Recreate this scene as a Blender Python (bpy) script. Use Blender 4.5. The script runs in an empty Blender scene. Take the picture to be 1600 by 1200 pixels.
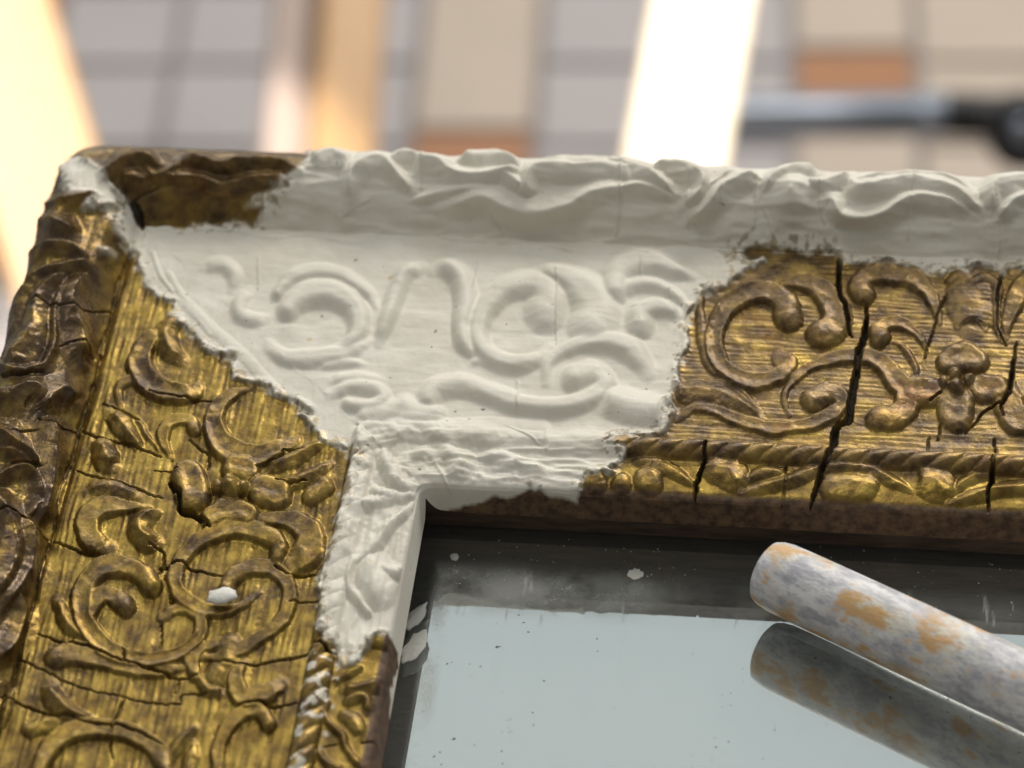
import bpy, math, random
import numpy as np
from mathutils import Vector, Matrix, Euler
random.seed(7); rng = np.random.RandomState(11)
SC = bpy.context.scene; COL = SC.collection
MM = 0.001
# ------------------------------------------------------------------ camera
FPX = 5325.63
ANG = [math.radians(a) for a in (44.11433, 2.89433, 6.57589)]
CAM = np.array([154.0605, -481.2895, 461.2957])          # millimetres
cd = bpy.data.cameras.new('camera'); cam = bpy.data.objects.new('camera', cd); COL.objects.link(cam)
cam.location = Vector(CAM) * MM; cam.rotation_euler = Euler(ANG, 'XYZ')
cd.sensor_fit = 'HORIZONTAL'; cd.sensor_width = 36.0; cd.lens = 36.0 * FPX / 1600.0
cd.clip_start = 0.02; cd.clip_end = 50
cd.dof.use_dof = True; cd.dof.focus_distance = 0.628; cd.dof.aperture_fstop = 13.0
SC.camera = cam
# ------------------------------------------------------------------ room light
wd = bpy.data.worlds.new('World'); SC.world = wd; wd.use_nodes = True
WT = wd.node_tree; bg = WT.nodes['Background']; bg.inputs[1].default_value = 1.0
wtc = WT.nodes.new('ShaderNodeTexCoord'); wsep = WT.nodes.new('ShaderNodeSeparateXYZ'); WT.links.new(wtc.outputs['Generated'], wsep.inputs[0])
wmr = WT.nodes.new('ShaderNodeMapRange'); WT.links.new(wsep.outputs[1], wmr.inputs[0]); wmr.inputs[1].default_value = -1; wmr.inputs[2].default_value = 1
wmx = WT.nodes.new('ShaderNodeMix'); wmx.data_type = 'RGBA'; WT.links.new(wmr.outputs[0], wmx.inputs[0])       # dim room behind the camera, pale walls and ceiling on the window side
wmx.inputs[6].default_value = (0.18, 0.165, 0.14, 1); wmx.inputs[7].default_value = (0.58, 0.635, 0.64, 1); WT.links.new(wmx.outputs[2], bg.inputs[0])
def area(name, loc, target, sx, sy, power, col):
    l = bpy.data.lights.new(name, 'AREA'); l.shape = 'RECTANGLE'; l.size = sx; l.size_y = sy; l.energy = power; l.color = col
    o = bpy.data.objects.new(name, l); COL.objects.link(o); o.location = loc
    o.rotation_euler = (Vector(target) - Vector(loc)).to_track_quat('-Z', 'Y').to_euler(); return o
def spot(name, loc, target, power, deg, blend, radius, col):
    l = bpy.data.lights.new(name, 'SPOT'); l.energy = power; l.spot_size = math.radians(deg); l.spot_blend = blend
    l.shadow_soft_size = radius; l.color = col
    o = bpy.data.objects.new(name, l); COL.objects.link(o); o.location = loc
    o.rotation_euler = (Vector(target) - Vector(loc)).to_track_quat('-Z', 'Y').to_euler(); return o
area('window_light', (-0.40, 1.75, 0.66), (0.08, -0.03, 0), 1.3, 0.8, 11, (1.0, 0.96, 0.90))
area('overhead_fill_lamp', (-0.25, 0.55, 1.70), (0.08, -0.03, 0), 0.5, 0.4, 5.0, (1.0, 0.94, 0.85))  # added overhead fill for contrast on the relief, not a lamp of the room
VS = SC.view_settings; VS.view_transform = 'Standard'; VS.look = 'None'; VS.exposure = 0; VS.gamma = 1; VS.use_curve_mapping = False
# ------------------------------------------------------------------ helpers
Rm = np.array(Euler(ANG, 'XYZ').to_matrix())
def project(x, y, z):
    dx, dy, dz = x - CAM[0], y - CAM[1], z - CAM[2]
    a = dx*Rm[0,0] + dy*Rm[1,0] + dz*Rm[2,0]; b = dx*Rm[0,1] + dy*Rm[1,1] + dz*Rm[2,1]; c = dx*Rm[0,2] + dy*Rm[1,2] + dz*Rm[2,2]
    return 800 + FPX*a/-c, 600 - FPX*b/-c
def on_plane(px, py, z):
    d = Rm @ np.array([(px-800)/FPX, (600-py)/FPX, -1.0]); t = (z-CAM[2])/d[2]; return CAM + t*d
def tag(o, label=None, cat=None, group=None, kind=None):
    if label: o['label'] = label
    if cat: o['category'] = cat
    if group: o['group'] = group
    if kind: o['kind'] = kind
    return o
def empty(name, loc):
    o = bpy.data.objects.new(name, None); COL.objects.link(o); o.location = loc; o.empty_display_size = 0.01; return o
def mesh_obj(name, verts, faces, mat, parent=None, smooth=True):
    me = bpy.data.meshes.new(name); me.from_pydata([tuple(v) for v in verts], [], faces); me.update()
    if smooth: me.polygons.foreach_set('use_smooth', [True]*len(me.polygons))
    if mat: me.materials.append(mat)
    o = bpy.data.objects.new(name, me); COL.objects.link(o)
    if parent: o.parent = parent
    return o
# value noise
LAT = [rng.rand(256, 256) for _ in range(12)]
def vn(x, y, seed=0):
    L = LAT[seed % 12]
    xi = np.floor(x).astype(np.int64); yi = np.floor(y).astype(np.int64); fx = x-xi; fy = y-yi
    fx = fx*fx*fx*(fx*(fx*6-15)+10); fy = fy*fy*fy*(fy*(fy*6-15)+10)
    x0 = xi & 255; x1 = (xi+1) & 255; y0 = yi & 255; y1 = (yi+1) & 255
    return (L[y0,x0]*(1-fx)+L[y0,x1]*fx)*(1-fy) + (L[y1,x0]*(1-fx)+L[y1,x1]*fx)*fy
def fbm(x, y, seed=0, oct=4):
    s = 0; a = 0.5; t = 0
    for k in range(oct):
        s = s + a*vn(x*2**k + 17.3*k, y*2**k + 5.1*k, seed+k); t += a; a *= 0.5
    return s/t
def sstep(a, b, x):
    t = np.clip((x-a)/(b-a), 0, 1); return t*t*(3-2*t)       # runs down when a > b
def blur(A, r, n=2):
    for _ in range(n):
        for ax in (0, 1):
            P = np.pad(A, [(r+1, r) if k == ax else (0, 0) for k in (0, 1)], mode='edge')
            c = np.cumsum(P, axis=ax)
            A = (c[2*r+1:] - c[:-2*r-1])/(2*r+1) if ax == 0 else (c[:, 2*r+1:] - c[:, :-2*r-1])/(2*r+1)
    return A
# ------------------------------------------------------------------ node helpers
class NT:
    def __init__(s, name):
        s.m = bpy.data.materials.new(name); s.m.use_nodes = True; s.t = s.m.node_tree; s.t.nodes.clear()
        s.out = s.t.nodes.new('ShaderNodeOutputMaterial'); s.b = s.t.nodes.new('ShaderNodeBsdfPrincipled')
        s.t.links.new(s.b.outputs[0], s.out.inputs[0]); s.tc = s.t.nodes.new('ShaderNodeTexCoord')
    def set(s, sock, v):
        if hasattr(v, 'is_output') or hasattr(v, 'links'): s.t.links.new(v, sock)
        elif isinstance(v, tuple) and len(v) == 3 and sock.type == 'RGBA': sock.default_value = (*v, 1)
        else: sock.default_value = v
    def p(s, **k):
        for n, v in k.items(): s.set(s.b.inputs[n.replace('_', ' ')], v)
    def attr(s, n):
        a = s.t.nodes.new('ShaderNodeAttribute'); a.attribute_name = n; return a.outputs['Fac']
    def noise(s, scale, detail=3, rough=0.55, stretch=None, rot=None):
        n = s.t.nodes.new('ShaderNodeTexNoise'); n.inputs['Scale'].default_value = scale; n.inputs['Detail'].default_value = detail; n.inputs['Roughness'].default_value = rough
        v = s.tc.outputs['Object']
        if stretch or rot:
            mp = s.t.nodes.new('ShaderNodeMapping'); s.t.links.new(v, mp.inputs[0])
            if stretch: mp.inputs['Scale'].default_value = stretch
            if rot: mp.inputs['Rotation'].default_value = rot
            v = mp.outputs[0]
        s.t.links.new(v, n.inputs['Vector']); return n.outputs['Fac']
    def math(s, op, a, b=0.0, clamp=False):
        n = s.t.nodes.new('ShaderNodeMath'); n.operation = op; n.use_clamp = clamp; s.set(n.inputs[0], a); s.set(n.inputs[1], b); return n.outputs[0]
    def lerp(s, f, a, b):     # scalar
        n = s.t.nodes.new('ShaderNodeMix'); s.set(n.inputs[0], f); s.set(n.inputs[2], a); s.set(n.inputs[3], b); return n.outputs[0]
    def mix(s, f, a, b):
        n = s.t.nodes.new('ShaderNodeMix'); n.data_type = 'RGBA'; s.set(n.inputs[0], f); s.set(n.inputs[6], a); s.set(n.inputs[7], b); return n.outputs[2]
    def ss(s, v, a, b):
        n = s.t.nodes.new('ShaderNodeMapRange'); n.interpolation_type = 'SMOOTHSTEP'; s.set(n.inputs[0], v); n.inputs[1].default_value = a; n.inputs[2].default_value = b; return n.outputs[0]
    def bump(s, h, strength, dist, normal=None):
        n = s.t.nodes.new('ShaderNodeBump'); n.inputs['Strength'].default_value = strength; n.inputs['Distance'].default_value = dist; s.set(n.inputs['Height'], h)
        s.t.links.new(n.outputs[0], s.b.inputs['Normal']); return n.outputs[0]
# frame surface: old gilding, brown patina, bare wood, cracks and fresh filler, chosen by what lies where on the frame
def frame_material():
    m = NT('gilded_and_filled_surface')
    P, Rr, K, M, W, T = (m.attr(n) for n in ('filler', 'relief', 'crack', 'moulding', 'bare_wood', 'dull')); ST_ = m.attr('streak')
    n1 = m.noise(260, 4, 0.6); n2 = m.noise(900, 3, 0.6); n3 = m.noise(90, 4, 0.6); n4 = m.noise(2600, 2, 0.5)
    gf = m.math('SUBTRACT', 0.92, m.math('MULTIPLY', Rr, 0.38))
    gf = m.math('ADD', gf, m.math('MULTIPLY', ST_, 0.30)); gf = m.math('ADD', gf, m.math('MULTIPLY', m.math('SUBTRACT', n3, 0.5), 2.4))
    gf = m.math('SUBTRACT', gf, m.math('MULTIPLY', M, 0.33))
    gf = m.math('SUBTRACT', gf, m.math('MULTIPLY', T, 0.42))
    gf = m.math('ADD', gf, m.math('MULTIPLY', m.math('SUBTRACT', n1, 0.5), 1.3))
    gf = m.math('ADD', gf, m.math('MULTIPLY', m.math('SUBTRACT', n2, 0.5), 0.7))
    gf = m.ss(gf, 0.0, 1.25)
    gold = m.mix(m.ss(m.math('ADD', m.math('MULTIPLY', ST_, 0.35), n1), 0.30, 0.80), (0.155, 0.096, 0.022), (0.36, 0.248, 0.056))
    brown = m.mix(m.ss(n1, 0.32, 0.68), (0.055, 0.030, 0.011), (0.24, 0.148, 0.045))
    brown = m.mix(m.math('MULTIPLY', m.ss(n3, 0.52, 0.68), 0.55), brown, (0.20, 0.075, 0.022))
    brown = m.mix(m.math('MULTIPLY', M, 0.5), brown, (0.060, 0.036, 0.024))
    col = m.mix(gf, brown, gold)
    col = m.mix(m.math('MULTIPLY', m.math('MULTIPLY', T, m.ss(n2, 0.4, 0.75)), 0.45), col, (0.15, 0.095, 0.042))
    col = m.mix(m.math('MULTIPLY', m.ss(n4, 0.62, 0.75), 0.5), col, (0.06, 0.038, 0.018))
    wood = m.mix(m.ss(m.noise(500, 4, 0.6), 0.3, 0.7), (0.045, 0.024, 0.013), (0.16, 0.09, 0.045))
    col = m.mix(W, col, wood)
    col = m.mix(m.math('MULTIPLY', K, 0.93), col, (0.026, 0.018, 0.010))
    white = m.mix(m.ss(n3, 0.35, 0.7), (0.66, 0.612, 0.525), (0.73, 0.695, 0.62))
    white = m.mix(m.math('MULTIPLY', m.ss(m.noise(190, 2, 0.5), 0.745, 0.79), 0.7), white, (0.55, 0.40, 0.17))
    white = m.mix(m.math('MULTIPLY', m.ss(m.noise(700, 1, 0.5), 0.775, 0.80), 0.8), white, (0.12, 0.085, 0.05))
    white = m.mix(m.math('MULTIPLY', m.ss(m.noise(45, 5, 0.65), 0.48, 0.72), 0.38), white, (0.52, 0.455, 0.365))
    white = m.mix(m.math('MULTIPLY', m.ss(m.noise(620, 4, 0.7), 0.58, 0.75), 0.22), white, (0.50, 0.45, 0.38))
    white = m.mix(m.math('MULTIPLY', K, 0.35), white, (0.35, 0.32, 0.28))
    col = m.mix(P, col, white)
    notP = m.math('SUBTRACT', 1.0, P)
    met = m.math('MULTIPLY', m.math('MULTIPLY', m.lerp(gf, 0.5, 1.0), m.math('SUBTRACT', 1.0, W)), m.math('MULTIPLY', notP, m.math('SUBTRACT', 1.0, K)))
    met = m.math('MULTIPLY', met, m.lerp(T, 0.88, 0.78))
    r = m.lerp(n2, 0.24, 0.48); r = m.math('SUBTRACT', r, m.math('MULTIPLY', M, 0.08)); r = m.lerp(W, r, 0.6); r = m.lerp(P, r, m.lerp(n1, 0.42, 0.62)); r = m.lerp(K, r, 0.9)
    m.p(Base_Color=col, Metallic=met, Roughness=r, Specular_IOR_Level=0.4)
    h = m.math('ADD', m.math('MULTIPLY', n2, 0.7), m.math('MULTIPLY', n4, 0.35))
    m.bump(m.math('MULTIPLY', h, m.lerp(P, 1.0, 0.6)), 0.35, 0.00040)
    return m.m
MAT_FRAME = frame_material()

# ------------------------------------------------------------------ the frame
STEP = 0.25
X0, X1, Y0, Y1 = -21.5, 206.0, -160.0, 21.5
xs = np.arange(X0, X1 + 1e-6, STEP); ys = np.arange(Y0, Y1 + 1e-6, STEP)
xs = np.unique(np.round(np.concatenate([xs, np.arange(65.0, 66.9, 0.0625)]), 4)); ys = np.unique(np.round(np.concatenate([ys, np.arange(-66.9, -65.0, 0.0625)]), 4))
GX, GY = np.meshgrid(xs, ys)
wob = 0.35*(fbm(GX/14, GY/14, 3, 2) - 0.5)
kk = np.clip(3.0-np.abs(GX+GY), 0, None)/3.0
SB = np.minimum(GX, -GY) - kk*kk*3.0/4*(np.minimum(GX, -GY) > 0)*sstep(0, 8, np.minimum(GX, -GY))
SB = np.where((GX < 0) & (GY > 0), -((np.abs(GX)**5+np.abs(GY)**5)**0.2), SB)
S = SB + np.where(SB < 60, wob, wob*0.3)      # distance inward from the groove
LEFT = GX < -GY
ALONG = np.where(LEFT, -GY, GX)
prof_s = [-21.5, -20.6, -20.0, -19.2, -18.2, -16.3, -13.4, -10, -7, -4.6, -2.5, -1.2, 0, 0.9, 3, 26, 50, 52, 54, 56.4, 57.2, 60, 63.6, 64.9, 65.4, 66.5, 66.8]
prof_z = [-24, -16, -6, 0.6, 3.4, 6.0, 7.4, 7.5, 6.5, 4.7, 2.3, 0.6, -0.5, 0.15, 0.2, -0.3, 0.1, 0.2, 0.2, -0.3, -0.4, -0.2, -0.5, -1.0, -1.5, -6.3, -6.9]
ZB = np.interp(S, prof_s, prof_z)
b_y, b_x = np.gradient(blur(ZB, 5, 2), ys, xs); wn = sstep(0.5, -1.5, S)*sstep(-19.6, -17, S)
NB = np.stack([-b_x*wn, -b_y*wn, np.ones_like(ZB)], -1); NB /= np.linalg.norm(NB, axis=-1, keepdims=True)     # which way the carving stands proud
PX, PY = project(GX + NB[..., 0], GY + NB[..., 1], ZB + NB[..., 2])

CR = {'A': (0, 200, 3.2), 'B': (300, 350, 3.2), 'C': (700, 350, 3.2), 'D': (1050, 380, 2.857), 'E': (0, 550, 2.963), 'F': (0, 820, 2.963),
      'G': (440, 620, 2.857), 'H': (400, 220, 2.667), 'I': (960, 220, 2.5), 'K': (860, 640, 2.162), 'L': (400, 880, 3.75), 'Z': (0, 0, 1.0)}
def tr(c, pts):
    ox, oy, s = CR[c]; return [(ox + x/s, oy + y/s) for x, y in pts]
def spline(P, n=7):
    P = np.array(P, float)
    if len(P) < 3: return P
    Q = np.vstack([2*P[0]-P[1], P, 2*P[-1]-P[-2]]); out = []
    for i in range(1, len(Q)-2):
        p0, p1, p2, p3 = Q[i-1], Q[i], Q[i+1], Q[i+2]
        for k in range(n):
            t = k/n; out.append(0.5*((2*p1)+(-p0+p2)*t+(2*p0-5*p1+4*p2-p3)*t*t+(-p0+3*p1-3*p2+p3)*t**3))
    out.append(Q[-2]); return np.array(out)
def near(pts, widths, pad=1.0):
    """distance to a traced line and its local width, on the part of the grid round it"""
    C = spline(pts); L = np.concatenate([[0], np.cumsum(np.hypot(*np.diff(C, axis=0).T))]) if len(C) > 1 else np.array([0.])
    u = L/max(L[-1], 1e-6); wv = np.interp(u, np.linspace(0, 1, len(widths)), widths)
    m = wv.max()*pad
    x0, y0 = C.min(0)-m; x1, y1 = C.max(0)+m
    sel = (PX > x0) & (PX < x1) & (PY > y0) & (PY < y1)
    if not sel.any(): return None
    r = np.where(sel.any(1))[0]; c = np.where(sel.any(0))[0]; sl = (slice(r[0], r[-1]+1), slice(c[0], c[-1]+1))
    qx, qy = PX[sl]+WX[sl]*WOB, PY[sl]+WY[sl]*WOB; bd = np.full(qx.shape, 1e9); bw = np.ones(qx.shape); bu = np.zeros(qx.shape)
    if len(C) == 1:
        return sl, np.hypot(qx-C[0,0], qy-C[0,1]), np.full(qx.shape, wv[0]), bu
    for i in range(len(C)-1):
        a, b = C[i], C[i+1]; d = b-a; l2 = max((d**2).sum(), 1e-9)
        t = np.clip(((qx-a[0])*d[0]+(qy-a[1])*d[1])/l2, 0, 1)
        dist = np.hypot(qx-a[0]-t*d[0], qy-a[1]-t*d[1]); w = wv[i]+(wv[i+1]-wv[i])*t
        k = dist/w < bd/bw; bd = np.where(k, dist, bd); bw = np.where(k, w, bw); bu = np.where(k, u[i]+(u[i+1]-u[i])*t, bu)
    return sl, bd, bw, bu

WX = 3.0*(fbm(GX/3.5, GY/3.5, 9, 3)-.5)*2; WY = 3.0*(fbm(GX/3.5, GY/3.5, 2, 3)-.5)*2
WX += 0.7*(vn(GX/0.9, GY/0.9, 3)-.5)*2; WY += 0.7*(vn(GX/0.9, GY/0.9, 8)-.5)*2
WOB = 1.0
# traced relief: (crop, points, widths, height mm, gouge, name)
ST = [
 # gilded panel of the top rail
 ('D', [(490,165),(610,170),(700,230),(735,310),(715,375),(660,395)], (20,60,95,115,100), 2.4, .0, 'scroll'),
 ('D', [(520,315),(505,255),(430,212),(340,215),(260,260),(205,340),(185,430),(205,510),(260,570),(340,605),(430,600),(500,560),(525,515),(480,500)], (110,80,75,75,70,60,60), 2.2, .25, 'scroll'),
 ('D', [(130,180),(125,260),(130,350),(140,450),(170,540),(235,595)], (26,36,36,22), 1.3, 0, 'scroll'),
 ('D', [(20,765),(100,722),(200,740),(330,790),(450,815),(570,805),(680,770),(750,720),(752,672),(695,650),(630,690)], (36,46,50,52,60,90), 1.9, 0, 'scroll'),
 ('D', [(50,650),(120,650),(220,670),(310,710),(390,760)], (80,90,80,40), 1.6, .2, 'leaf'),
 ('D', [(180,600),(260,610),(320,650),(380,715)], (14,34,14), 1.0, 0, 'leaf'),
 ('D', [(520,745),(500,680),(530,610),(600,550),(700,510),(800,490),(890,500),(960,550),(1010,610),(1045,660),(1040,730),(985,770),(920,770)], (22,30,44,60,80,95,90), 2.0, 0, 'scroll'),
 ('D', [(855,215),(832,180),(870,140),(960,125),(1060,140),(1130,190),(1180,270),(1195,340)], (85,70,90,80,50,20), 2.2, .2, 'scroll'),
 ('D', [(930,410),(925,370),(980,345),(1050,360),(1110,410),(1135,470)], (75,50,44,30,16), 2.0, 0, 'scroll'),
 ('D', [(985,425),(1040,460),(1080,520),(1100,585)], (16,32,20), 1.1, 0, 'leaf'),
 ('D', [(1240,155),(1290,138),(1340,168),(1400,148),(1450,190),(1450,260),(1450,350),(1475,420)], (40,50,40,20), 1.8, 0, 'shell_rim'),
 ('D', [(1345,170),(1345,260),(1340,350)], (200,200,120), 1.1, 0, 'shell'),
 ('D', [(1235,520),(1300,495),(1365,515)], (90,120,90), 2.4, .2, 'petal'),
 ('D', [(1095,650),(1150,650)], (115,115), 2.2, .2, 'petal'),
 ('D', [(1385,640),(1450,640)], (105,100), 2.3, .2, 'petal'),
 ('D', [(1265,700),(1265,750)], (140,130), 2.3, .2, 'petal'),
 ('D', [(1270,645)], (70,), 3.4, 0, 'flower_heart'), ('D', [(1215,620)], (55,), 3.0, 0, 'flower_heart'), ('D', [(1330,612)], (55,), 3.0, 0, 'flower_heart'), ('D', [(1262,585)], (55,), 3.0, 0, 'flower_heart'),
 ('D', [(1560,640),(1500,690),(1540,780),(1620,800)], (80,110,110,60), 2.0, 0, 'scroll'),
 ('D', [(1620,140),(1560,200),(1510,300),(1490,400)], (90,90,60,20), 1.8, .2, 'scroll'),
 ('D', [(1660,500),(1750,490),(1860,560),(1960,640),(1960,760),(1850,800),(1760,740)], (40,60,60,60,80), 2.0, 0, 'scroll'),
 ('D', [(1700,200),(1800,160),(1900,240),(1930,360),(1860,460),(1760,440),(1740,360)], (60,80,80,70,90), 2.2, .2, 'scroll'),
 # filled panel of the top rail
 ('C', [(490,430),(510,380),(460,310),(380,298),(280,330),(190,420),(150,520),(170,620),(250,680),(350,697),(450,670),(515,620)], (150,110,90,80,70,70,50), 2.0, .1, 'scroll'),
 ('C', [(430,235),(540,250),(640,300),(715,380),(740,450),(720,500)], (40,80,130,170,170), 2.2, 0, 'scroll'),
 ('C', [(830,330),(850,250),(930,195),(1030,190),(1130,230),(1230,262)], (100,110,100,60,30), 1.9, 0, 'scroll'),
 ('C', [(840,335),(950,300),(1050,310),(1130,350),(1200,410)], (60,56,50,24), 1.3, 0, 'leaf'),
 ('C', [(962,500),(965,450),(1020,415),(1090,418),(1155,455)], (100,70,60,30), 1.8, 0, 'scroll'),
 ('C', [(490,790),(500,700),(570,640),(680,600),(800,590),(900,620),(970,690),(1000,745)], (36,46,56,70,90,60), 1.7, 0, 'scroll'),
 ('C', [(0,800),(120,812),(220,850),(330,890),(450,912),(570,910),(680,880),(760,840),(782,790),(725,748),(645,775)], (70,70,70,70,80,110), 1.9, 0, 'scroll'),
 ('C', [(770,885),(850,890),(950,920),(1090,935)], (90,130,120,90), 1.9, 0, 'leaf'),
 ('C', [(890,860),(980,885),(1080,892),(1140,860)], (40,60,40), 1.2, 0, 'leaf'),
 ('C', [(110,690),(180,680),(250,722)], (26,44,20), .9, 0, 'leaf'),
 ('B', [(930,595),(980,470),(1020,340),(1070,240),(1150,212)], (40,62,70,70,50), 1.7, 0, 'leaf_edge'),
 ('B', [(1205,225),(1280,215),(1345,270),(1365,400),(1350,520),(1375,620),(1440,655)], (50,80,86,80,70,30), 1.8, 0, 'leaf_edge'),
 ('B', [(480,430),(520,385),(600,345),(700,350),(790,400),(832,470),(820,560),(760,620),(700,630)], (80,100,100,90,80,60,40), 1.9, .1, 'scroll'),
 ('B', [(430,345),(500,272),(600,238),(720,240),(810,285),(880,345),(925,410)], (50,66,60,60,50,30), 1.5, 0, 'scroll'),
 ('B', [(380,600),(460,660),(560,672),(680,660),(780,640),(880,580)], (50,70,70,40), 1.4, 0, 'scroll'),
 ('B', [(290,330),(240,390),(240,450),(300,480),(370,470)], (40,60,60,40), 1.1, 0, 'leaf'),
 ('B', [(60,210),(150,200),(210,250),(200,330)], (40,60,60,30), .9, 0, 'leaf'),
 ('B', [(640,718),(740,692),(860,697)], (24,46,24), 1.1, 0, 'leaf'),
 ('B', [(690,850),(800,815),(920,825),(955,870),(900,905),(780,895)], (40,60,60,50), 1.3, 0, 'leaf'),
 ('B', [(1185,870),(1230,820),(1350,806),(1480,838),(1600,870)], (90,90,80,70), 1.6, 0, 'leaf'),
 ('B', [(1060,905),(1120,935),(1220,945)], (90,90,70), 1.0, 0, 'leaf'), ('B', [(860,945),(950,930),(1040,900)], (60,80,60), 1.0, 0, 'leaf'),
 ('B', [(700,780),(800,770),(950,775)], (40,60,30), .9, 0, 'leaf'),
 # gilded panel of the left rail
 ('E', [(770,-110),(690,-60),(645,20),(660,90),(720,150),(800,182),(890,180),(915,150)], (40,80,95,105,100,80,50), 2.5, .25, 'scroll'),
 ('A', [(880,930),(830,1020),(850,1100),(920,1150)], (60,100,100,60), 2.0, 0, 'leaf'),
 ('E', [(558,245),(545,170),(580,125),(640,115),(695,150),(702,205)], (30,40,42,40,30), 1.5, 0, 'scroll'),
 ('E', [(510,270),(560,325),(610,390),(650,445)], (60,86,70,30), 1.8, 0, 'leaf'),
 ('E', [(630,290),(680,370),(745,450)], (20,30,14), 1.0, 0, 'leaf'),
 ('E', [(900,350),(880,312),(820,298),(765,335),(755,400),(790,475)], (56,46,50,50,40,20), 2.0, 0, 'scroll'),
 ('E', [(478,445),(485,480),(525,510)], (100,105,60), 2.4, 0, 'leaf'),
 ('E', [(1160,150),(1080,180),(1010,250),(990,340),(1030,420),(1110,470),(1200,470),(1300,430),(1375,400)], (26,50,76,96,110,96,70,40), 2.4, .25, 'scroll'),
 ('E', [(1220,515),(1330,495),(1430,435),(1500,400)], (50,70,60,30), 1.5, 0, 'leaf'), ('E', [(1290,590),(1380,585),(1450,550),(1530,500)], (40,66,60,36), 1.5, 0, 'leaf'),
 ('E', [(1440,660),(1500,610)], (70,80), 1.8, 0, 'leaf'),
 ('E', [(870,560),(890,640)], (130,140), 2.6, .2, 'petal'), ('E', [(1080,525),(1140,535)], (100,110), 2.5, .2, 'petal'), ('E', [(1220,625),(1280,640)], (130,120), 2.3, .2, 'petal'),
 ('E', [(980,755),(1060,725),(1150,745)], (90,120,90), 2.5, .2, 'petal'),
 ('E', [(1070,630)], (90,), 3.6, 0, 'flower_heart'), ('E', [(1130,625)], (60,), 3.1, 0, 'flower_heart'), ('E', [(1012,618)], (55,), 3.0, 0, 'flower_heart'), ('E', [(1065,590)], (50,), 3.0, 0, 'flower_heart'),
 ('E', [(400,640),(470,615),(560,625),(640,650)], (50,76,70,30), 1.3, 0, 'leaf'),
 ('E', [(690,700),(560,705),(450,720),(405,780),(415,850),(470,885),(505,890)], (16,40,76,90,100,90,60), 2.3, .15, 'scroll'),
 ('E', [(740,725),(670,765),(645,815),(675,860),(735,870)], (20,70,100,100,50), 2.4, 0, 'leaf'),
 ('E', [(1160,765),(1280,760),(1380,785),(1435,840),(1420,920),(1350,960)], (30,56,80,110,130,90), 2.0, .2, 'scroll'),
 ('F', [(1275,150),(1285,80),(1200,25),(1080,8),(970,40),(875,110),(822,190),(812,270),(850,330),(930,378),(1040,385),(1140,350),(1200,300)], (60,76,76,72,66,66,66,60,36,20), 2.3, .15, 'scroll'),
 ('F', [(1050,285),(1090,222),(1180,188),(1270,200),(1330,260),(1338,340),(1300,430),(1215,505),(1110,565),(990,600),(900,590)], (70,66,62,60,60,56,50,50,40,30), 2.2, .1, 'scroll'),
 ('F', [(695,275),(660,222),(580,182),(480,190),(405,250),(375,340),(390,440),(440,520),(530,590),(640,618),(760,608),(860,570),(920,500),(925,420),(870,378),(800,380),(745,420)], (90,90,86,90,90,86,70,60,54,50,44), 2.4, .25, 'scroll'),
 ('F', [(575,365),(500,312),(440,340),(412,420),(440,490)], (84,70,70,56,30), 2.2, .2, 'scroll'),
 ('F', [(262,330),(290,410),(340,480),(400,530)], (44,66,56,20), 1.6, 0, 'leaf'),
 ('F', [(255,605),(330,580),(430,600),(540,640),(660,662),(780,660),(860,640)], (90,90,70,60,50,30), 1.9, .2, 'scroll'),
 ('F', [(232,725),(245,785),(300,845),(370,882),(430,892)], (66,90,86,60,36), 2.2, 0, 'leaf'),
 ('F', [(170,1160),(220,1030),(310,962),(430,932),(560,942),(670,990),(740,1060),(770,1150)], (70,80,80,76,70), 2.3, .2, 'scroll'),
 ('F', [(1050,500),(990,540),(930,560),(885,620),(900,690)], (20,40,50,60,50), 1.8, 0, 'scroll'),
 ('F', [(1060,545),(1040,620),(990,700)], (100,110,100), 1.5, 0, 'leaf'), ('F', [(920,700),(960,752),(1030,770)], (46,60,40), 1.7, 0, 'leaf'),
 ('F', [(1125,610),(1092,690),(1100,770),(1150,800),(1240,765),(1300,720)], (40,60,76,80,76,50), 2.3, .1, 'scroll'),
 ('F', [(1005,1180),(1010,1020),(1060,920),(1130,860),(1200,858),(1240,910)], (50,56,60,60,60), 2.1, 0, 'scroll'),
 ('F', [(790,1060),(850,980),(910,920)], (60,66,30), 1.5, 0, 'leaf'), ('F', [(870,1120),(890,1040),(900,990)], (60,60,30), 1.3, 0, 'leaf'),
 ('F', [(130,935),(200,910),(280,890)], (60,76,40), 1.3, 0, 'leaf'),
 ('F', [(300,1240),(420,1180),(560,1190),(660,1260)], (80,90,90,60), 2.2, .2, 'scroll'), ('F', [(900,1300),(1000,1240),(1120,1260),(1200,1340)], (60,80,80,60), 2.0, 0, 'scroll'),
 # outer moulding of the left rail
 ('A', [(185,360),(260,385),(380,355),(490,335)], (60,76,70,40), 2.0, 0, 'leaf'), ('A', [(140,480),(230,470),(320,500),(370,530)], (100,130,110,50), 2.2, 0, 'leaf'),
 ('A', [(-20,740),(60,670),(190,605),(330,590),(430,630)], (50,60,60,50,30), 1.8, 0, 'leaf'),
 ('A', [(-60,1060),(30,950),(100,850),(190,750),(300,700),(420,688),(490,715)], (60,66,66,60,56,40), 2.2, 0, 'leaf'),
 ('A', [(0,1190),(100,1110),(165,1000),(190,880),(240,790),(340,715)], (80,110,110,90,70,40), 2.2, 0, 'leaf'),
 ('A', [(215,1190),(265,1080),(275,960),(290,840),(360,745)], (40,44,44,44,30), 1.5, 0, 'leaf'),
 ('A', [(410,1170),(390,1010),(350,900),(370,800),(440,730)], (60,110,120,100,50), 2.2, 0, 'leaf'),
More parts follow.
